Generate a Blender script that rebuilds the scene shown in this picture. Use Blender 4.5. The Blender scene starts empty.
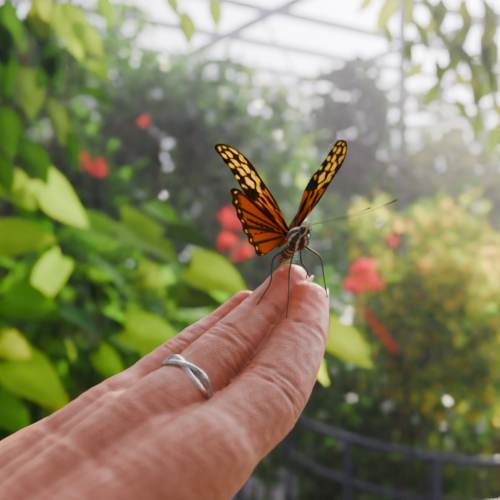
import bpy, math, random
import numpy as np
from mathutils import Vector
from mathutils.bvhtree import BVHTree
random.seed(7); rng=np.random.default_rng(7)
scene=bpy.context.scene
EYE=1.5
def mm(p): return np.array([p[0]/1000,p[1]/1000,EYE+p[2]/1000])
def at(d,px,py):   # world point at distance d (m)
    return np.array([(px-250)/700*d,d,EYE+(250-py)/700*d])

# ---------------------------------------------------------------- helpers
def make_obj(name,V,F,mat=None,col=None,smooth=True,parent=None):
    me=bpy.data.meshes.new(name)
    me.from_pydata([tuple(map(float,v)) for v in V],[],[tuple(int(i) for i in f) for f in F])
    if col is not None:
        a=me.color_attributes.new("Col",'FLOAT_COLOR','POINT')
        c=np.ones((len(V),4),dtype=np.float32); c[:,:3]=np.array(col)[:, :3]
        a.data.foreach_set("color",c.ravel())
    if smooth: me.polygons.foreach_set("use_smooth",[True]*len(me.polygons))
    me.update()
    ob=bpy.data.objects.new(name,me); scene.collection.objects.link(ob)
    if mat: me.materials.append(mat)
    if parent: ob.parent=parent
    return ob
def empty(name,loc=(0,0,0)):
    e=bpy.data.objects.new(name,None); scene.collection.objects.link(e); return e
def catmull(P,n):
    P=[np.array(p,float) for p in P]
    P=[2*P[0]-P[1]]+P+[2*P[-1]-P[-2]]
    out=[]
    for i in range(1,len(P)-2):
        for k in range(n):
            t=k/n
            out.append(.5*((2*P[i])+(-P[i-1]+P[i+1])*t+(2*P[i-1]-5*P[i]+4*P[i+1]-P[i+2])*t*t+(-P[i-1]+3*P[i]-3*P[i+1]+P[i+2])*t**3))
    out.append(P[-2]); return np.array(out)
def tube(P,R,sides=8,cap=False,off=0):
    P=np.array(P,float); R=np.array(R,float)
    if cap:
        d0=P[0]-P[1]; d0/=np.linalg.norm(d0); d1=P[-1]-P[-2]; d1/=np.linalg.norm(d1)
        A=[P[0]+d0*R[0]*math.sin(a) for a in (1.5,1.2,.8,.4)]; RA=[R[0]*math.cos(a) for a in (1.5,1.2,.8,.4)]
        B=[P[-1]+d1*R[-1]*math.sin(a) for a in (.4,.8,1.2,1.5)]; RB=[R[-1]*math.cos(a) for a in (.4,.8,1.2,1.5)]
        P=np.vstack([A,P,B]); R=np.concatenate([RA,R,RB])
    n=len(P); V=[];F=[]
    T=np.gradient(P,axis=0); T/=np.linalg.norm(T,axis=1)[:,None]+1e-12
    nrm=np.cross(T[0],[0,0,1.0]); 
    if np.linalg.norm(nrm)<.1: nrm=np.cross(T[0],[1.0,0,0])
    nrm/=np.linalg.norm(nrm)
    for i in range(n):
        nrm=nrm-T[i]*np.dot(nrm,T[i]); nrm/=np.linalg.norm(nrm)+1e-12
        b=np.cross(T[i],nrm)
        for s in range(sides):
            a=2*math.pi*s/sides
            V.append(P[i]+R[i]*(math.cos(a)*nrm+math.sin(a)*b))
    for i in range(n-1):
        for s in range(sides):
            s2=(s+1)%sides
            F.append((off+i*sides+s,off+i*sides+s2,off+(i+1)*sides+s2,off+(i+1)*sides+s))
    F.append(tuple(off+s for s in range(sides))[::-1]); F.append(tuple(off+(n-1)*sides+s for s in range(sides)))
    return V,F
class Mesh:
    def __init__(s): s.V=[];s.F=[];s.C=[]
    def tube(s,P,R,sides=8,cap=False,col=(1,1,1)):
        if np.isscalar(R): R=[R]*len(P)
        v,f=tube(P,R,sides,cap,len(s.V)); s.V+=v; s.F+=f; s.C+=[col]*len(v)
    def add(s,V,F,C):
        o=len(s.V); s.V+=list(V); s.F+=[tuple(i+o for i in f) for f in F]; s.C+=list(C)
    def box(s,a,b,w,h,col=(1,1,1)):
        a=np.array(a,float);b=np.array(b,float);t=(b-a)/np.linalg.norm(b-a)
        up=np.array([0,0,1.]) if abs(t[2])<.9 else np.array([1.,0,0])
        n=np.cross(t,up);n/=np.linalg.norm(n);u=np.cross(n,t)
        V=[p+i*n*w/2+j*u*h/2 for p in(a,b) for i,j in((-1,-1),(1,-1),(1,1),(-1,1))]
        F=[(0,1,2,3),(7,6,5,4),(0,4,5,1),(1,5,6,2),(2,6,7,3),(3,7,4,0)]
        s.add(V,F,[col]*8)
    def obj(s,name,mat,smooth=True,parent=None): return make_obj(name,s.V,s.F,mat,s.C,smooth,parent)

def leaf_geo(pos,dirv,nor,L,W,col,res=3,heart=False,droop=.25,fold=.25):
    d=np.array(dirv,float); d/=np.linalg.norm(d)
    n=np.array(nor,float); n-=d*np.dot(n,d); n/=np.linalg.norm(n)+1e-9
    s=np.cross(d,n); V=[];C=[];F=[]
    for i in range(res+1):
        t=i/res
        if heart: w=W*.5*(math.sin(math.pi*min(1,(t+.13)/1.13)**.62))**.85 if t<1 else 0
        else: w=W*.5*math.sin(math.pi*t**.85)
        if i==0 and not heart: w=W*.03
        c=pos+d*L*t-n*L*droop*t*t
        for j in(-1,-.5,0,.5,1) if res>4 else (-1,0,1):
            back=-.13*L*abs(j) if (heart and i==0) else 0
            V.append(c+s*w*j+n*abs(j)*w*fold+d*back+n*L*.012*math.sin(9*t+3*j))
            k=1.0 if j else 1.25
            C.append([min(1,x*k) for x in col])
    m=5 if res>4 else 3
    for i in range(res):
        for j in range(m-1):
            F.append((i*m+j,i*m+j+1,(i+1)*m+j+1,(i+1)*m+j))
    return V,F,C
def pick(cols):
    a,b=random.choice(cols),random.choice(cols); t=random.random(); k=random.uniform(.7,1.25)
    return [ (a[i]*(1-t)+b[i]*t)*k for i in range(3)]
def cloud(M,c,r,n,size,cols,aspect=.45,surf=.5,droop=.25,clump=.26):
    c=np.array(c,float);r=np.array(r,float)
    K=max(10,n//40); cc=[]
    for _ in range(K):
        v=rng.normal(size=3); v/=np.linalg.norm(v); cc.append((v,rng.uniform(surf,1.12)**.6,rng.uniform(.7,1.3)))
    for _ in range(n):
        v,rad,br=cc[rng.integers(K)]
        p=c+v*r*rad+rng.normal(size=3)*r.mean()*clump*.6
        d=v*.6+rng.normal(size=3)*.7+np.array([0,-.1,-.35])
        nn=rng.normal(size=3)*.7+np.array([0,-.2,.8])
        L=size*rng.uniform(.6,1.35)
        col=[x*br for x in pick(cols)]
        M.add(*leaf_geo(p,d,nn,L,L*aspect*rng.uniform(.8,1.2),col,3,False,droop))
def trunk(M,c,base,r,col=(.10,.07,.05)):
    c=np.array(c,float);b=np.array(base,float)
    m=(c+b)/2+rng.normal(size=3)*.06
    P=catmull([b,m,c],5); M.tube(P,np.linspace(r,r*.4,len(P)),7,col=col)
    for _ in range(6):
        e=c+rng.normal(size=3)*.3; st=P[random.randint(4,len(P)-1)]
        Q=catmull([st,(st+e)/2+rng.normal(size=3)*.05,e],4); M.tube(Q,np.linspace(r*.4,r*.1,len(Q)),5,col=col)

# ---------------------------------------------------------------- materials
def new_mat(name):
    m=bpy.data.materials.new(name); m.use_nodes=True
    nt=m.node_tree; p=nt.nodes["Principled BSDF"]; o=nt.nodes["Material Output"]; return m,nt,p,o
def simple(name,col,rough=.5,metal=0,noise=None,bump=0,scale=20):
    m,nt,p,o=new_mat(name); p.inputs["Base Color"].default_value=(*col,1)
    p.inputs["Roughness"].default_value=rough; p.inputs["Metallic"].default_value=metal
    tc=nt.nodes.new("ShaderNodeTexCoord"); nz=nt.nodes.new("ShaderNodeTexNoise"); nz.inputs["Scale"].default_value=scale
    nz.inputs["Detail"].default_value=6
    nt.links.new(tc.outputs["Object"],nz.inputs["Vector"])
    if noise:
        r=nt.nodes.new("ShaderNodeValToRGB"); r.color_ramp.elements[0].color=(*col,1); r.color_ramp.elements[1].color=(*noise,1)
        r.color_ramp.elements[0].position=.35; r.color_ramp.elements[1].position=.65
        nt.links.new(nz.outputs["Fac"],r.inputs["Fac"]); nt.links.new(r.outputs["Color"],p.inputs["Base Color"])
    if bump:
        b=nt.nodes.new("ShaderNodeBump"); b.inputs["Strength"].default_value=bump; b.inputs["Distance"].default_value=.01
        nt.links.new(nz.outputs["Fac"],b.inputs["Height"]); nt.links.new(b.outputs["Normal"],p.inputs["Normal"])
    return m
def leafy(name,trans=.45,rough=.35,gain=(1.3,1.25,.6),spec=.5,coat=0):
    m,nt,p,o=new_mat(name)
    a=nt.nodes.new("ShaderNodeAttribute"); a.attribute_name="Col"
    p.inputs["Roughness"].default_value=rough; p.inputs["Specular IOR Level"].default_value=spec
    p.inputs["Coat Weight"].default_value=coat; p.inputs["Coat Roughness"].default_value=.14
    tc=nt.nodes.new("ShaderNodeTexCoord"); nz=nt.nodes.new("ShaderNodeTexNoise"); nz.inputs["Scale"].default_value=25
    nt.links.new(tc.outputs["Object"],nz.inputs["Vector"])
    mr=nt.nodes.new("ShaderNodeMapRange"); mr.inputs["To Min"].default_value=.65; mr.inputs["To Max"].default_value=1.3
    nt.links.new(nz.outputs["Fac"],mr.inputs["Value"])
    mul=nt.nodes.new("ShaderNodeVectorMath"); mul.operation='SCALE'
    nt.links.new(a.outputs["Color"],mul.inputs[0]); nt.links.new(mr.outputs["Result"],mul.inputs["Scale"])
    g=nt.nodes.new("ShaderNodeVectorMath"); g.operation='MULTIPLY'; g.inputs[1].default_value=gain
    nt.links.new(mul.outputs[0],g.inputs[0])
    t=nt.nodes.new("ShaderNodeBsdfTranslucent"); mx=nt.nodes.new("ShaderNodeMixShader"); mx.inputs[0].default_value=trans
    nt.links.new(mul.outputs[0],p.inputs["Base Color"]); nt.links.new(g.outputs[0],t.inputs["Color"])
    nt.links.new(p.outputs[0],mx.inputs[1]); nt.links.new(t.outputs[0],mx.inputs[2]); nt.links.new(mx.outputs[0],o.inputs["Surface"])
    return m
leafM=leafy("leaf_green",.62,.6,(2.2,1.75,.12),.04)
glossyM=leafy("leaf_glossy",.45,.3,(2.2,1.85,.22),.8,.7)
flowerM=leafy("petal_red",.4,.5,(1.3,1.0,1.0),.2)
wingM=leafy("butterfly_wing",.68,.6,(.92,.70,.10),.02)
m_body,nt,p,o=new_mat("butterfly_body"); a=nt.nodes.new("ShaderNodeAttribute"); a.attribute_name="Col"
nt.links.new(a.outputs["Color"],p.inputs["Base Color"]); p.inputs["Roughness"].default_value=.6
m_steel=simple("painted_steel",(.50,.49,.70),.5,0,(.44,.43,.62),scale=4)
m_rail=simple("dark_rail_paint",(.02,.02,.05),.35,.2,(.035,.035,.07),scale=30)
m_silver=simple("silver",(.75,.70,.66),.18,1,(.35,.32,.31),scale=300)
m_soil=simple("soil",(.035,.045,.02),.95,0,(.07,.08,.035),.6,6)
m_path=simple("path_concrete",(.20,.17,.20),.85,0,(.14,.12,.15),.3,14)
m_nail=simple("fingernail",(.70,.27,.20),.22,0,(.66,.24,.17),scale=60)
m_cloth=simple("sleeve_cloth",(.12,.14,.22),.9,0,(.10,.12,.19),.4,200)
# skin
m_skin,nt,p,o=new_mat("skin")
a=nt.nodes.new("ShaderNodeAttribute"); a.attribute_name="Col"
tc=nt.nodes.new("ShaderNodeTexCoord")
n1=nt.nodes.new("ShaderNodeTexNoise"); n1.inputs["Scale"].default_value=60; n1.inputs["Detail"].default_value=4
nt.links.new(tc.outputs["Object"],n1.inputs["Vector"])
mr=nt.nodes.new("ShaderNodeMapRange"); mr.inputs["To Min"].default_value=.85; mr.inputs["To Max"].default_value=1.12
nt.links.new(n1.outputs["Fac"],mr.inputs["Value"])
mul=nt.nodes.new("ShaderNodeVectorMath"); mul.operation='SCALE'
nt.links.new(a.outputs["Color"],mul.inputs[0]); nt.links.new(mr.outputs[0],mul.inputs["Scale"]); nt.links.new(mul.outputs[0],p.inputs["Base Color"])
p.inputs["Roughness"].default_value=.46; p.inputs["Subsurface Weight"].default_value=.5
p.inputs["Subsurface Radius"].default_value=(1,.25,.10); p.inputs["Subsurface Scale"].default_value=.009
vo=nt.nodes.new("ShaderNodeTexVoronoi"); vo.inputs["Scale"].default_value=900; vo.feature='DISTANCE_TO_EDGE'
nt.links.new(tc.outputs["Object"],vo.inputs["Vector"])
n2=nt.nodes.new("ShaderNodeTexNoise"); n2.inputs["Scale"].default_value=350; n2.inputs["Detail"].default_value=5
nt.links.new(tc.outputs["Object"],n2.inputs["Vector"])
b1=nt.nodes.new("ShaderNodeBump"); b1.inputs["Strength"].default_value=.22; b1.inputs["Distance"].default_value=.0006
nt.links.new(vo.outputs["Distance"],b1.inputs["Height"])
b2=nt.nodes.new("ShaderNodeBump"); b2.inputs["Strength"].default_value=.28; b2.inputs["Distance"].default_value=.0006
nt.links.new(n2.outputs["Fac"],b2.inputs["Height"]); nt.links.new(b1.outputs[0],b2.inputs["Normal"]); nt.links.new(b2.outputs[0],p.inputs["Normal"])

# ---------------------------------------------------------------- hand
fingers={
 'index':[((23.4,280,-21.2),8.5),((18.8,268,-34.5),10.5),((6.8,250,-52.4),12.9),((-6.6,237,-62),13.5),((-22,225,-71.5),16.3)],
 'middle':[((16.6,289,-13.7),8.1),((5.4,279,-25.6),9.3),((-8.2,266,-38.2),10.9),((-22,253,-49.3),11.3),((-37.7,240,-60.5),13)],
 'ringf':[((-1.3,293,-24.3),7.6),((-11.6,288,-33),8.5),((-27.4,276,-43.8),9.6),((-41,265,-53.2),9.8),((-54.4,254,-62.4),12)],
 'little':[((-22,292,-58),6.6),((-33,293,-58),7.0),((-47,288,-61),7.8),((-61,280,-69),8.4),((-77,270,-77),12)],
}
carp={'index':(-84,187,-106),'middle':(-95,203,-105),'ringf':(-108,218,-103),'little':(-120,232,-102)}
fingers={k:[(np.array(q,float),float(r)) for q,r in v] for k,v in fingers.items()}
H=Mesh()
def tb(pts,rad,n=8,sides=28):
    P=catmull(pts,n); R=np.clip(catmull([[r,0,0] for r in rad],n)[:,0],1,None); H.tube(P,R,sides,True)
for k,j in fingers.items():
    tb([q for q,_ in j]+[carp[k]],[r for _,r in j]+[15.5])
names=list(fingers)
for a_,b_ in zip(names[:-1],names[1:]):
    A=(np.array(fingers[a_][-1][0])+np.array(fingers[b_][-1][0]))/2; B=(np.array(carp[a_])+np.array(carp[b_]))/2
    tb([A,(A+B)/2,B],[11.5,13.5,15])
# thumb + thenar
tb([(2,196,-124),(-14,190,-122),(-36,182,-118),(-62,178,-112),(-92,190,-112)],[8.5,10,11,15,16])
tb([(-40,214,-86),(-60,196,-100),(-92,192,-108)],[13,17,17])
# wrist / forearm
tb([(-98,208,-108),(-128,185,-128),(-190,140,-165),(-260,90,-205)],[22,23,27,32])
hm=make_obj("tmp_hand",np.array(H.V)/1000,H.F)
md=hm.modifiers.new("r",'REMESH'); md.mode='VOXEL'; md.voxel_size=.0008
sm=hm.modifiers.new("s",'SMOOTH'); sm.factor=.5; sm.iterations=9
dg=bpy.context.evaluated_depsgraph_get(); em=bpy.data.meshes.new_from_object(hm.evaluated_get(dg))
bpy.data.objects.remove(hm)
n=len(em.vertices); co=np.empty(n*3); em.vertices.foreach_get("co",co); co=co.reshape(-1,3)*1000
no=np.empty(n*3); em.vertices.foreach_get("normal",no); no=no.reshape(-1,3)
disp=np.zeros(n); red=np.zeros(n)
def crease(pt,ax,R,amp,w,off=0,wob=.6,face=None):
    pt=np.array(pt,float);ax=np.array(ax,float);ax/=np.linalg.norm(ax)
    rel=co-pt; d=np.linalg.norm(rel,axis=1); h=rel@ax-off
    h=h+wob*np.sin(rel[:,0]*.5+rel[:,2]*.7+off*2)+.5*wob*np.sin(rel[:,1]*.9+off*5)
    m=np.clip(1-(d/R)**4,0,1)*(.65+.35*np.sin(rel[:,0]*.8-rel[:,1]*.6+off*3))
    return -amp*np.exp(-(h/w)**2)*m
for k,j in fingers.items():
    for i,(amp,offs) in {1:(.28,(-.4,1.6)),2:(.38,(-3.4,-1.6,0,1.8,3.2))}.items():
        pt=np.array(j[i][0]);ax=np.array(j[i-1][0])-np.array(j[i+1][0])
        for o_ in offs: disp+=crease(pt,ax,j[i][1]*1.9,amp,.6,o_)
    for i in (1,2):
        pt=(j[i][0]+j[i+1][0])/2; d=np.linalg.norm(co-pt,axis=1); disp+=.35*np.exp(-(d/10)**2)
    ax=np.array(j[2][0])-np.array(j[4][0]); pt=(np.array(j[3][0])+np.array(j[4][0]))/2
    disp+=crease(pt,ax,16,.25,.8,-2)
    d=np.linalg.norm(co-np.array(j[0][0]),axis=1); red=np.maximum(red,np.exp(-(d/18)**2))
    d=np.linalg.norm(co-np.array(j[2][0]),axis=1); red=np.maximum(red,.4*np.exp(-(d/10)**2))
creaseonly=disp.copy()
for (a_,b_,amp,ww) in [((-38,205,-58),(-78,250,-66),.4,2.4),((-58,190,-80),(-66,235,-70),.3,2.6)]:
    a_=np.array(a_,float);b_=np.array(b_,float);t=np.clip(((co-a_)@(b_-a_))/((b_-a_)@(b_-a_)),0,1)
    q=a_+t[:,None]*(b_-a_); d=np.linalg.norm((co-q)[:,:2],axis=1); disp-=amp*np.exp(-(d/ww)**2)
disp+=.12*np.sin(co[:,0]*.9+2*np.sin(co[:,2]*.6))*np.sin(co[:,1]*.7)+.10*np.sin(co[:,0]*.35+co[:,2]*.3)*np.sin(co[:,1]*.25)
co2=(co+no*disp[:,None])/1000; co2[:,2]+=EYE
em.vertices.foreach_set("co",co2.ravel())
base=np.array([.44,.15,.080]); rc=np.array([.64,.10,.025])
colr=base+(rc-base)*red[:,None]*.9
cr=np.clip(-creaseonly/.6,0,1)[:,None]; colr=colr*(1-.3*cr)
for at_ in list(em.color_attributes): em.color_attributes.remove(at_)
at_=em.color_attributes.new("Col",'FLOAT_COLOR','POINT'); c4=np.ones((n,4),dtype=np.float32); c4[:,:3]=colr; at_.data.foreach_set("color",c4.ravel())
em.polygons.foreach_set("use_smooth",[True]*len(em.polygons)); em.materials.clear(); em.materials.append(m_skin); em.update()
hand=bpy.data.objects.new("hand",em); scene.collection.objects.link(hand)
bv=BVHTree.FromObject(hand,bpy.context.evaluated_depsgraph_get())
# nails
for k in fingers:
    j=fingers[k]; tip=np.array(j[0][0]); ax=tip-np.array(j[1][0]); ax/=np.linalg.norm(ax)
    dors=np.array([.85,.10,-.30]); dors-=ax*(dors@ax); dors/=np.linalg.norm(dors); s=np.cross(ax,dors)
    r=j[0][1]; V=[];F=[]
    for i in range(13):
        t=i/12
        for q in range(13):
            a=(q/12-.5)*1.7*(1-.35*max(0,t-.7)/.3)
            ln=-6+t*14.6
            rr=r*1.03-(.4*(t*t))-( .5 if i==0 else 0)
            rr*= (1-.22*t*t)
            V.append(mm(tip+ax*(ln-1.6*abs(a)**2*(t>.5)*t)+rr*(math.cos(a)*dors+math.sin(a)*s*1.02)))
    for i in range(12):
        for q in range(12): F.append((i*13+q,i*13+q+1,(i+1)*13+q+1,(i+1)*13+q))
    nb=make_obj("nail_"+k,V,F,m_nail,None,True,hand); so=nb.modifiers.new("s",'SOLIDIFY'); so.thickness=.0005
# sleeve
S=Mesh(); P=catmull([(-215,122,-181),(-260,90,-205),(-330,35,-250),(-390,-40,-330)],6)
Rr=[36+.8*math.sin(i*1.9) for i in range(len(P))]; S.tube([mm(q) for q in P],np.array(Rr)/1000,32)
S.F=S.F[:-2]; sl=S.obj("sleeve",m_cloth,True,hand); so=sl.modifiers.new("s",'SOLIDIFY'); so.thickness=.002
# finger ring : interlaced silver strands
ax=np.array([29.5,26,22.3]);ax/=np.linalg.norm(ax); cen=np.array([-22.6,253.4,-49.7])
e1=np.array([-.2,-.75,.6]); e1-=ax*(e1@ax); e1/=np.linalg.norm(e1); e2=np.cross(ax,e1)
Rg=Mesh()
for ph,rt in((0,0),(math.pi,0)):
    P=[]
    for i in range(97):
        a=2*math.pi*i/96
        P.append(mm(cen+(11.9+.3*math.cos(2*a+ph))*(math.cos(a)*e1+math.sin(a)*e2)+ax*2.2*math.sin(2*a+ph)*(.35+.65*max(0,math.cos(a)))))
    Rg.tube(P,.00115,12)
for o_ in (-.9,.9):
    P=[mm(cen+ax*o_+11.6*(math.cos(2*math.pi*i/96)*e1+math.sin(2*math.pi*i/96)*e2)) for i in range(97)]
    Rg.tube(P,.0008,10)
Rg.obj("finger_ring",m_silver)

# ---------------------------------------------------------------- butterfly
BF=empty("butterfly")
def resample(pts,m):
    P=catmull([[*q,0] for q in pts],12)[:,:2]; s=np.r_[0,np.cumsum(np.linalg.norm(np.diff(P,axis=0),axis=1))]
    t=np.linspace(0,s[-1],m); return np.c_[np.interp(t,s,P[:,0]),np.interp(t,s,P[:,1])]
fore=[(0,0),(6,-2.6),(14,-5.4),(22,-7.6),(31,-9.2),(38,-8.6),(43,-6.2),(46.3,-2.5),(46.6,.2),(44.5,1.2),(42.5,.8),(40,1.9),(37.5,1.9),(34,3.6),(32,3.8),(29,5.6),(22,6.4),(12,5.4),(4,3),(0,1)]
hind=[(0,0),(8,1),(18,2.5),(26,4.5),(31,7.5),(32,10.5),(29.5,12.5),(28.5,15.5),(25.5,16.8),(23.5,19.3),(20,19.8),(17.5,22.2),(14.5,22.4),(12.5,25),(9.5,24.3),(7,26),(4,23.5),(2,15),(0,6),(0,1)]
spots=[(44.6,-1.6,1.2,.6,-.6),(43,-4.6,1.4,.7,.9),(41.2,-.4,1.6,.6,.1),(39.4,-3.4,1.9,1.0,.3),(38.5,-7.2,2.2,.7,.25),(36.3,.6,1.4,.7,.3),
 (35.3,-2.6,2.2,1.1,.2),(34.0,-7.4,2.0,.9,0),(31.6,2.4,1.3,.7,.5),(31.2,-1.4,2.2,1.1,.15),(30.2,-5.2,2.6,1.3,-.05),(27.4,3.6,1.4,.6,.4),(26.2,-.6,2.7,1.3,.1),(24.8,-5.2,2.9,1.1,-.25),(21.2,-2.2,1.9,1.1,-.1)]
def colour_wing(u,v,rho,ti,kind):
    w=.35*np.sin(u*1.9+v)+.3*np.sin(v*2.3-u)+.2*np.sin(u*4.1+v*3)
    black=np.array([.006,.003,.001]); orange=np.array([.26,.046,.0005]); yellow=np.array([.72,.46,.012])
    if kind=='hind': orange=np.array([.14,.023,.0003])
    col=np.tile(orange,(len(u),1))
    def lay(m,c):
        m=np.clip(m,0,1)[:,None]; col[:]=col*(1-m)+np.array(c)*m
    if kind=='fore':
        lay((u-4)/18*.7,[.42,.125,.002])
        lay((u+w*1.5-19)/.7,black)
        for a,b,ra,rb,an in spots:
            du=(u-a);dv=(v-b); x=du*math.cos(an)+dv*math.sin(an); y=-du*math.sin(an)+dv*math.cos(an)
            q=np.sqrt((x/ra)**2+(y/rb)**2); lay((1.12+w*.5-q)*3.5,yellow)
        for a,b,ra,rb in [(14,-2.4,6,1.1),(13,2.8,7.5,1.0),(7,-.8,5,.8),(17,.4,2.8,1.0)]:
            q=np.sqrt(((u-a)/ra)**2+((v-b)/rb)**2); lay((1.1+w*.3-q)*3,black)
        for s0 in (-.22,.05,.14,-.12):
            lay((.36-np.abs(v-(s0*u)))*4,black)
        lay((-(v)-(.235*u+.5))*1.5*(u<22),black)
    else:
        N=9; f=np.abs((ti*N)%1-.5); d=(.5-f)*rho*9
        lay(.55*(1-rho*.8),[.08,.012,.001])
        lay((.65+.5*rho-d)*2.2*(rho>.14),black)
        lay((rho-.82+w*.035)*18,black)
        dd=np.abs(((ti*N*2)%1)-.5); lay((1-np.sqrt(((rho-.925)/.016)**2+((dd)/.2)**2))*3,[.45,.30,.05])
        qq=np.abs(v-(.75*u)-1.0); lay((1.4+w*.7-qq)*1.6*(rho>.25)*(rho<.8),black)
        qq=np.abs(v-(1.9*u)+6+w); lay((1.0+w*.5-qq)*1.6*(rho>.35)*(rho<.8),black)
    lay((rho-.955)*50,black); lay((.14-rho)*16,black)
    return col
def wing(name,kind,basep,S,C,curve,flip):
    out=resample(fore if kind=='fore' else hind,200); nr=100
    S=np.array(S,float);S/=np.linalg.norm(S);C=np.array(C,float);C/=np.linalg.norm(C);N=np.cross(S,C)*flip
    m=len(out); rho=np.repeat(np.linspace(0.0,1,nr+1),m); ti=np.tile(np.arange(m)/(m-1),nr+1)
    core=np.array([.5,.8])
    U=core[0]+(np.tile(out[:,0],nr+1)-core[0])*rho; Vv=core[1]+(np.tile(out[:,1],nr+1)-core[1])*rho
    cfun=colour_wing(U,Vv,rho,ti,kind)
    z=curve*(U/45)**2*4+.35*np.sin(ti*22*math.pi/2)*rho*.6+(0 if kind=='fore' else .5)
    P=np.array(basep,float)+U[:,None]*S+Vv[:,None]*C+z[:,None]*N
    P=P/1000; P[:,2]+=EYE
    F=[(i*m+q,i*m+q+1,(i+1)*m+q+1,(i+1)*m+q) for i in range(nr) for q in range(m-1)]
    make_obj(name,P,F,wingM,cfun,True,BF)
wing("forewing_left",'fore',(16.5,285,7.4),(-.615,.10,.775),(-.35,.78,-.5),.8,1)
wing("hindwing_left",'hind',(16.5,285.5,6.4),(-.63,.10,.77),(-.35,.78,-.5),.4,1)
wing("forewing_right",'fore',(19.6,285,8.4),(.385,.36,.88),(-.66,.66,-.12),-.4,1)
wing("hindwing_right",'hind',(20.0,286,7.4),(.42,.38,.83),(-.38,.8,-.45),.2,1)
axb=np.array([-.35,.78,-.50]); axb/=np.linalg.norm(axb); th=np.array([19.5,283.5,4.6])
prof=[(-9.2,.3),(-8.8,1.2),(-7.8,1.9),(-6.6,2.0),(-5.4,1.5),(-4.4,2.6),(-2,3.9),(0,4.3),(2,4.0),(4,2.9),(5.2,2.0),(7,2.3),(10,2.5),(14,2.2),(18,1.5),(20.5,.4)]
pp=catmull([[a,b,0] for a,b in prof],6); 
v,f=tube([mm(th+axb*a) for a in pp[:,0]],np.clip(pp[:,1]*1.08,.2,9)/1000,48)
cols=[]
for i,a in enumerate(pp[:,0]):
    for s in range(48):
        ang=s/48*2*math.pi
        if a<-5: c=(.6,.5,.2) if math.sin(ang*4)>.8 else (.012,.01,.01)
        elif a<5: c=(.55,.42,.12) if math.sin(ang*7+.35*a)>.72 else (.012,.01,.01)
        else: c=(.45,.22,.05) if (math.sin(a*3.0)>.75 or math.sin(ang*2)>.93) else (.02,.015,.01)
        cols.append(c)
make_obj("body",v,f,m_body,cols,True,BF)
Hr=Mesh()
for _ in range(260):
    a=rng.uniform(-6,6); k=rng.normal(size=3); k-=axb*(k@axb); k/=np.linalg.norm(k); r0=np.interp(a,pp[:,0],pp[:,1])
    s0=th+axb*a+k*r0*.95; s1=s0+k*rng.uniform(.6,1.3)+axb*rng.uniform(.2,1.2)
    Hr.tube([mm(s0),mm((s0+s1)/2+axb*.1),mm(s1)],[.00010,.00008,.00003],4,False,(.03,.02,.012) if rng.random()<.7 else (.35,.25,.1))
Hr.obj("thorax_hair",m_body,True,BF)
head=th+axb*-7.6
E=Mesh()
sd=np.cross(axb,[0,0,1]);sd/=np.linalg.norm(sd); upv=np.cross(sd,axb)
for sgn in(-1,1):
    c=head+sd*1.5*sgn; E.tube([mm(c-sd*.35*sgn),mm(c+sd*.2*sgn)],[.0011,.001],16,True,(.05,.03,.02))
    E.tube([mm(head-upv*.6+sd*.4*sgn),mm(head-axb*2.4-upv*.3+sd*.5*sgn),mm(head-axb*3.4+upv*.9+sd*.5*sgn)],[.0006,.0005,.00025],8,True,(.5,.4,.2))
pr=catmull([head-axb*1.2-upv*1,head-axb*2-upv*3,head-axb*.6-upv*5,head+axb*1.0-upv*4],6); E.tube([mm(q) for q in pr],[.00022]*len(pr),6,True,(.02,.015,.01))
E.obj("head_parts",m_body,True,BF)
A=Mesh()
for pts in ([head+upv*1.2-sd*.5,(35,281,12.0),(48,283,15.5),(60,286,20.5)],[head+upv*1.2+sd*.5,(30,281,11.6),(42,287,14.5),(50,292,17.5)]):
    P=catmull(pts,14); R=np.full(len(P),.00012); R[-8:]=np.linspace(.00013,.0004,8)
    A.tube([mm(q) for q in P],R,8,True,(.05,.02,.01))
A.obj("antennae",m_body,True,BF)
Lg=Mesh()
def leg(start,knees,foot):
    loc,nn,ix,dd=bv.find_nearest(Vector(mm(foot))); ft=np.array(loc)+np.array(nn)*.0002
    pts=[mm(start)]+[mm(k) for k in knees]+[ft]
    seg=[]
    for a_,b_ in zip(pts[:-1],pts[1:]):
        for t in np.linspace(0,1,6)[:-1]: seg.append(a_*(1-t)+b_*t)
    seg.append(pts[-1]); seg=np.array(seg); sm_=seg.copy(); sm_[1:-1]=(seg[:-2]+2*seg[1:-1]+seg[2:])/4
    Lg.tube(sm_,np.linspace(.00042,.00022,len(sm_)),8,True,(.02,.014,.01))
leg(th+np.array([-3,-2,-3]),[(9,279,-3.2),(8.3,276,-13)],(2.8,269,-20))
leg(th+np.array([-1.5,-3,-3.4]),[(15.5,276,-8),(15,270,-18)],(14.8,266,-26.5))
leg(th+np.array([2.5,-2,-3]),[(28.5,280,-2.6),(29.5,278,-12)],(31.0,276,-18.5))
leg(th+np.array([1,-1,-3.6]),[(20.5,281,-5),(23.5,283,-8)],(22,285,-12))
leg(th+np.array([0,2,-3.6]),[(14,291,-2)],(12,290,-8))
Lg.obj("legs",m_body,True,BF)

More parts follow.
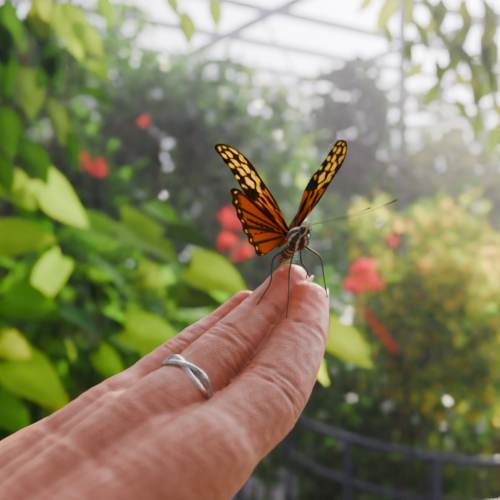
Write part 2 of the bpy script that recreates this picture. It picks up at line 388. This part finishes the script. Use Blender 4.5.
# ---------------------------------------------------------------- foliage
G=[(.035,.16,.005),(.065,.23,.006),(.018,.09,.006)]
LIME=[(.17,.34,.004),(.11,.28,.004),(.23,.36,.005)]
DARK=[(.008,.04,.006),(.015,.06,.010),(.006,.032,.006)]
TEAL=[(.03,.14,.06),(.05,.18,.09)]
HAZE=[(.07,.13,.12),(.10,.17,.14),(.13,.14,.24)]  # far-tree leaf colours with distance haze painted in, bluish and desaturated
YEL=[(.34,.44,.006),(.22,.36,.006),(.52,.40,.006),(.10,.24,.006)]
def gnd(p,dx=0,dy=0): return np.array([p[0]+dx,p[1]+dy,0])
M=Mesh()
for c,r,nn,cl in [((-.52,1.9,1.30),(.42,.35,.30),230,G+DARK),((-.55,1.9,.95),(.5,.35,.3),230,DARK+G),((-.15,2.2,1.2),(.3,.3,.28),150,G),((-.75,1.7,1.2),(.3,.3,.4),110,G+DARK)]:
    c=np.array(c)
    for _ in range(nn):
        v=rng.normal(size=3);v/=np.linalg.norm(v); p_=c+v*np.array(r)*rng.uniform(.4,1)
        d=np.array([v[0]*.6+rng.normal()*.4,-.2+rng.normal()*.4,-.25+rng.normal()*.3]); L=rng.uniform(.06,.13)
        M.add(*leaf_geo(p_,d,(rng.normal()*.4,-.35+rng.normal()*.4,.8),L,L*.7,pick(cl+(LIME[:1] if rng.random()<.25 else [])),6,True,.25,.18))
    trunk(M,c,(c[0]*.9,c[1]+.05,0),.018,(.08,.10,.04))
near=[(1.25,-8,178,60,1,-.2,1),(1.3,45,180,58,1,-.5,0),(1.35,78,222,55,1,-.3,0),(1.3,122,222,66,1,-.35,1),(1.3,168,232,48,1,-.3,0),
 (1.35,192,266,58,1,-.35,1),(1.3,128,328,55,1,-.2,1),(1.3,62,262,58,-.8,-.5,0),(1.3,95,262,50,.8,-.6,0),(1.25,5,296,58,1,-.2,0),
 (1.2,0,342,42,1,-.4,1),(1.2,10,360,66,1,-.75,1),(1.3,60,310,46,1,-.3,0),(1.3,180,300,44,1,-.1,0),(1.2,-10,240,60,1,-.3,0),(1.25,-5,400,50,1,-.4,0),
 (1.0,328,330,50,.8,-.5,1),(1.0,314,352,38,.4,-1,1),(1.3,30,215,40,.9,-.3,0),(1.3,20,195,35,.6,-.9,0),(1.4,150,205,38,.9,-.2,0),(1.3,100,352,35,.9,-.4,0),(1.3,40,385,38,.9,-.3,0)]
for d,px,py,ln,dx,dz,lime in near:
    L=ln*1.1/700*d; p_=at(d,px,py); n_y=-.8 if lime else -.55
    cc_=[x*(1.0 if lime else rng.uniform(.5,1.1)) for x in pick(LIME if lime else G+LIME[:1])]
    M.add(*leaf_geo(p_,(dx+rng.normal()*.2,-.1+rng.normal()*.25,dz+rng.normal()*.2),(.05+rng.normal()*.25,n_y+rng.normal()*.2,.5),L,L*.64,cc_,8,True,.18,.2))
    Q=catmull([p_,p_+np.array([-.06,.1,-.10]),p_+np.array([-.1,.25,-.45])],4); M.tube(Q,[.002]*len(Q),5,col=(.06,.12,.03))
M.obj("broadleaf_shrub",leafM)
def hanging(leaves,cols,twig):
    M=Mesh()
    P=catmull(twig,6); M.tube(P,np.linspace(.008,.003,len(P)),6,col=(.08,.06,.04))
    for d,px,py,ln,dx,dz,ci,asp in leaves:
        L=ln/700*d; p_=at(d,px,py); j=np.argmin(np.linalg.norm(P-p_,axis=1))
        M.add(*leaf_geo(p_,(dx,-.1,dz),(.4,-.8,.3),L,L*asp,pick(cols[ci]),8,False,.12,.15))
        Q=catmull([P[j],(P[j]+p_)/2+np.array([0,0,.02]),p_],4); M.tube(Q,[.0018]*len(Q),5,col=(.08,.10,.04))
    return M
M=hanging([(1.1,8,0,62,-.1,-1,0,.6),(1.1,-5,45,60,.3,-1,0,.6),(1.1,30,5,50,.4,-1,0,.6),(1.1,40,-10,55,.1,-1,1,.5),(1.1,62,0,62,.4,-1,1,.6),(1.1,70,20,50,.9,-.9,1,.5),
 (1.1,25,65,55,.2,-1,2,.55),(1.1,5,105,55,.2,-1,0,.55),(1.1,50,95,60,.4,-1,2,.35),(1.1,68,130,45,.3,-1,0,.35),(1.1,80,85,40,.9,-.5,0,.4),(1.1,-5,150,50,.4,-1,0,.5),
 (1.3,185,8,42,.15,-1,3,.5),(1.3,212,-5,38,.2,-1,3,.5),(1.3,165,-12,35,.5,-1,3,.5),(1.2,100,-10,40,.3,-1,1,.5),(1.1,55,55,40,-.5,-1,0,.5),(1.1,85,60,35,.8,-.6,1,.5),(1.1,20,135,60,.5,-.8,0,.5),(1.1,-8,10,60,.3,-1,0,.6),(1.1,45,40,50,.3,-1,0,.5)],
 [DARK,LIME,[(.05,.10,.09),(.03,.07,.06)],[(.12,.22,.07)]],[at(1.2,-120,-60),at(1.15,0,-45),at(1.15,80,-40),at(1.25,170,-35),at(1.3,230,-30)])
P=catmull([at(1.15,0,-45),at(1.15,20,50),at(1.15,60,120),at(1.15,100,170)],6); M.tube(P,[.003]*len(P),5,col=(.08,.07,.04))
M.tube(catmull([at(1.2,-120,-60),np.array([-1.1,1.3,1.2]),np.array([-1.15,1.4,0])],6),[.02]*13,8,col=(.08,.06,.04))
M.obj("overhanging_tree_branch",leafM)
VN=[(395,-5,45,-.5,1),(412,15,45,.5,0),(430,25,40,.9,0),(455,40,45,.6,0),(470,70,45,.2,1),(440,80,35,-.6,0),(485,60,45,.4,0),(495,10,50,-.3,1),(460,-5,50,.2,1),(480,110,35,-.2,0),(375,-8,30,-.8,1),(420,-8,45,.6,0),(448,5,40,-.8,1),(490,95,45,.5,1),(435,55,38,.2,0),(405,40,32,.3,0),(470,25,42,-.7,0),(500,40,50,-.6,0),(455,95,36,.5,0),(425,60,30,-.9,1),(385,20,34,.2,0),
 (480,-8,45,.4,0),(440,-8,40,.1,0),(405,-8,38,.2,1),(465,50,36,-.9,0),(495,75,40,-.7,0),(478,35,38,.3,0),(450,65,34,.7,1),(415,35,30,-.5,0),(498,120,40,-.2,0)]
M=hanging([(1.6,a,b,c,d,-1,e,.45) for a,b,c,d,e in VN],[[(.06,.12,.05)],[(.18,.27,.05)]],[at(1.6,620,-60),at(1.6,520,-30),at(1.6,440,-20),at(1.6,375,-25)])
P=catmull([at(1.6,520,-30),at(1.6,490,40),at(1.6,475,110)],6); M.tube(P,[.003]*len(P),5,col=(.08,.07,.04))
M.tube(catmull([at(1.6,620,-60),np.array([.98,1.7,1.2]),np.array([1.0,1.8,0])],6),[.02]*13,8,col=(.08,.06,.04))
M.obj("hanging_vine",leafM)
def tree(name,blobs,trunk_r=.04,mat=None,**kw):
    M=Mesh()
    for d,px,py,rx,ry,nn,size,cl in blobs:
        c=at(d,px,py); r=(rx/700*d,max(.35,rx/700*d*.8),ry/700*d)
        cloud(M,c,r,nn,size,cl,**kw)
        trunk(M,c,gnd(c,rng.uniform(-.1,.1)),trunk_r)
    M.obj(name,mat or leafM)
tree("leafy_tree",[(4.6,165,110,75,58,1600,.10,G+TEAL),(4.8,235,180,75,75,2300,.10,G+TEAL+LIME[:1]),(4.5,110,190,80,60,1500,.10,G+DARK),(4.4,105,60,55,50,1000,.08,G+LIME[:1]),(4.9,220,100,60,45,900,.09,G+TEAL+LIME[:1])],.04,glossyM,surf=.3)
tree("shade_tree",[(3.4,20,110,80,110,1900,.09,DARK+G[:1]),(3.6,60,230,90,80,1300,.1,DARK+G[:1])],surf=.3)
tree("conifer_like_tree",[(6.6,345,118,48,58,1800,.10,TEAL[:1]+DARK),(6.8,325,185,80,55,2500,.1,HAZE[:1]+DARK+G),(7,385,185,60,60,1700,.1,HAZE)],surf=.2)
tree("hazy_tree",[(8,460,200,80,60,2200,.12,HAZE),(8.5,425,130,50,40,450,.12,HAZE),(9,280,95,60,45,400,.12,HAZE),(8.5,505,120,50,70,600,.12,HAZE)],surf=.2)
M=Mesh()
for i in range(18):
    x=-9+i*1.05; cloud(M,(x,10.8+rng.uniform(-.5,.8),1.3+rng.uniform(0,.5)),(1.0,.8,1.5),1000,.24,[(.04,.12,.02),(.07,.16,.04),(.06,.12,.09)],surf=.2,clump=.4)
for i in range(7):
    cloud(M,(-6+i*.85,10+rng.uniform(-.4,.4),2.9),(.9,.6,.7),300,.2,[(.04,.13,.04),(.06,.14,.09)],surf=.2)
M.obj("boundary_hedge",leafM)
tree("garden_shrub",[(5.5,300,260,75,60,2200,.08,G+TEAL),(5,200,300,90,70,2200,.09,G+DARK),(5,80,330,90,80,1300,.1,G+DARK),(5.5,230,400,100,60,1500,.1,DARK+G)],.02,surf=.2)
tree("yellow_green_shrub",[(3.2,455,285,55,55,1400,.055,YEL),(3.1,400,310,45,50,1000,.055,YEL+G),(3.0,480,350,45,60,1100,.055,YEL+G),(3.4,425,235,65,35,800,.055,YEL+G),(3,420,365,50,50,1000,.05,YEL+G)],.012,aspect=.5,surf=.2)
tree("dark_green_shrub",[(3.6,360,400,70,60,2000,.07,G+DARK),(3.4,450,440,80,60,2000,.06,G+YEL[:1]+DARK[:1]),(3.5,340,330,45,50,900,.06,G),(3.5,500,460,60,60,1200,.06,G+YEL[:1]),(3.6,390,500,90,60,1800,.07,DARK+G),(4.0,300,470,45,60,900,.07,DARK+G)],.012,glossyM,aspect=.5,surf=.2)
def petals(M,c,r,n,size,cl):
    for _ in range(n):
        v=rng.normal(size=3);v/=np.linalg.norm(v); v[2]*=.7; p_=np.array(c)+v*r*rng.uniform(.4,1.3)
        for k in range(4):
            d=rng.normal(size=3)*.6+v*.6; M.add(*leaf_geo(p_,d,v+rng.normal(size=3)*.3,size,size*.5,pick(cl),3))
    Q=catmull([np.array(c),np.array(c)+np.array([.02,.03,-.3]),np.array([c[0]+.03,c[1]+.08,.0])],5); M.tube(Q,[.005]*len(Q),5,col=(.06,.12,.04))
RED=[(.55,.003,.015),(.62,.005,.022),(.70,.012,.03)]
M=Mesh()
for d,px,py,r,nn in [(2.8,236,218,.045,20),(2.8,228,241,.03,12),(2.8,243,252,.03,10),(2.6,366,268,.038,22),(2.6,353,287,.035,16),(2.6,376,284,.028,10),(2.9,100,167,.03,12),(2.9,84,162,.02,6),(3.0,390,240,.02,5),(3.0,422,292,.035,7),(3.0,405,225,.02,4),(3,145,122,.014,2),(3.2,140,352,.025,5),(3,420,268,.025,5)]:
    petals(M,at(d,px,py),r,nn,.024,RED)
M.obj("red_flower_cluster",flowerM)
M=Mesh(); P=catmull([at(2.2,357,302),at(2.2,372,320),at(2.2,396,352)],6)
M.tube(P,np.linspace(.005,.007,len(P)),7,col=(.24,.04,.025))
P=catmull([at(2.2,396,352),at(2.3,410,420),np.array([.6,2.4,0])],6); M.tube(P,np.linspace(.006,.007,len(P)),7,col=(.05,.07,.03))
M.obj("dry_flower_stalk",leafM)

# ---------------------------------------------------------------- railing, path, ground, greenhouse
R=Mesh()
top=[(-.05,3.6,.86),(.16,2.9,.82),(.36,2.6,.80),(.66,2.5,.76),(1.0,2.6,.72),(1.7,3.0,.72)]
for dz in (0,-.16):
    P=catmull([(a,b,c+dz) for a,b,c in top],10); R.tube(P,.014 if dz==0 else .011,10)
for a,b,c in top: R.box((a,b,0),(a,b,c),.026,.026)
R.obj("metal_railing",m_rail)
def strip(name,pts,w,z,mat):
    P=catmull(pts,10); T=np.gradient(P,axis=0); V=[];F=[]
    for q,t in zip(P,T):
        s=np.array([-t[1],t[0],0]);s/=np.linalg.norm(s); V+=[q+s*w/2+[0,0,z],q-s*w/2+[0,0,z],q+s*w/2-[0,0,.03],q-s*w/2-[0,0,.03]]
    for i in range(len(P)-1):
        a=4*i;b=a+4; F+=[(a,a+1,b+1,b),(a,b,b+2,a+2),(a+1,a+3,b+3,b+1)]
    make_obj(name,V,F,mat,None,False)
strip("garden_path",[(-.3,-2,0),(-.2,0,0),(-.1,2,0),(.0,3.6,0),(-.3,5.0,0),(-1.4,6.4,0)],.8,.02,m_path)
bpy.ops.mesh.primitive_grid_add(x_subdivisions=80,y_subdivisions=80,size=34,location=(0,6,0)); gr=bpy.context.object; gr.name="ground"
for v in gr.data.vertices:
    v.co.z=-.03+.03*math.sin(v.co.x*2.1)*math.sin(v.co.y*1.7)
gr.data.materials.append(m_soil)
E1=np.array([.84,.54,0]);E2=np.array([-.54,.84,0])
Fm=Mesh(); zr=4.6
for i in range(-4,13):
    c=E2*(i*1.25); Fm.box(c-E1*13+[0,0,zr],c+E1*13+[0,0,zr],.08,.11)
for j in range(-5,6):
    c=E1*(j*2.5); Fm.box(c-E2*5+[0,0,zr-.12],c+E2*15+[0,0,zr-.12],.08,.12)
for j in range(-5,6,1):
    for i in (-5,5,10,15):
        c=E1*(j*2.5)+E2*i
        if abs(c[0])<1.3 and c[1]<6: continue
        Fm.box(c,c+[0,0,zr],.09,.09)
for i in range(-4,12,2):
    for j in range(-4,4,2):
        a_=E2*(i*1.25)+E1*(j*2.5)+[0,0,zr-.1]; b_=E2*((i+2)*1.25)+E1*((j+1)*2.5)+[0,0,zr-.1]; Fm.box(a_,b_,.04,.04)
for h in (.8,2.2,3.4):
    Fm.box(E2*15-E1*13+[0,0,h],E2*15+E1*13+[0,0,h],.06,.08)
Fm.obj("greenhouse_frame",m_steel,False)
# humid, sunlit greenhouse air
hz=Mesh(); hz.box((0,-2,2.25),(0,15,2.25),18,4.4)
mv=bpy.data.materials.new("humid_air"); mv.use_nodes=True; nt=mv.node_tree; nt.nodes.clear()
o=nt.nodes.new("ShaderNodeOutputMaterial"); vs=nt.nodes.new("ShaderNodeVolumeScatter"); vs.inputs["Density"].default_value=.012; vs.inputs["Anisotropy"].default_value=.85
vs.inputs["Color"].default_value=(.84,.80,1,1); nt.links.new(vs.outputs[0],o.inputs["Volume"])
hz.obj("greenhouse_mist",mv,False)

# ---------------------------------------------------------------- light
sd_=Vector((.48,.82,.58)).normalized()
L=bpy.data.lights.new("sun","SUN"); L.energy=22.0; L.angle=math.radians(2); L.color=(1,.86,.62)
so=bpy.data.objects.new("sun",L); scene.collection.objects.link(so); so.rotation_euler=sd_.to_track_quat('Z','Y').to_euler(); so.location=(4,6,8)
w=bpy.data.worlds.new("sky"); scene.world=w; w.use_nodes=True; nt=w.node_tree; bg=nt.nodes["Background"]
tc=nt.nodes.new("ShaderNodeTexCoord"); dt=nt.nodes.new("ShaderNodeVectorMath"); dt.operation='DOT_PRODUCT'; dt.inputs[1].default_value=sd_
nt.links.new(tc.outputs["Generated"],dt.inputs[0])
def math_(op,a,b):
    m=nt.nodes.new("ShaderNodeMath"); m.operation=op
    for i,x in enumerate((a,b)):
        if isinstance(x,(int,float)): m.inputs[i].default_value=x
        else: nt.links.new(x,m.inputs[i])
    return m.outputs[0]
x=math_('MAXIMUM',dt.outputs["Value"],0.0); x=math_('POWER',x,4.5); x=math_('MULTIPLY',x,17.0); x=math_('ADD',x,.34)
nt.links.new(x,bg.inputs["Strength"]); bg.inputs["Color"].default_value=(.90,.85,1.0,1)

cam=bpy.data.cameras.new("camera"); co_=bpy.data.objects.new("camera",cam); scene.collection.objects.link(co_)
co_.location=(0,0,EYE); co_.rotation_euler=(math.radians(90),0,0); cam.lens=50.4; cam.sensor_width=36; cam.clip_start=.01
cam.dof.use_dof=True; cam.dof.focus_distance=.275; cam.dof.aperture_fstop=11
scene.camera=co_
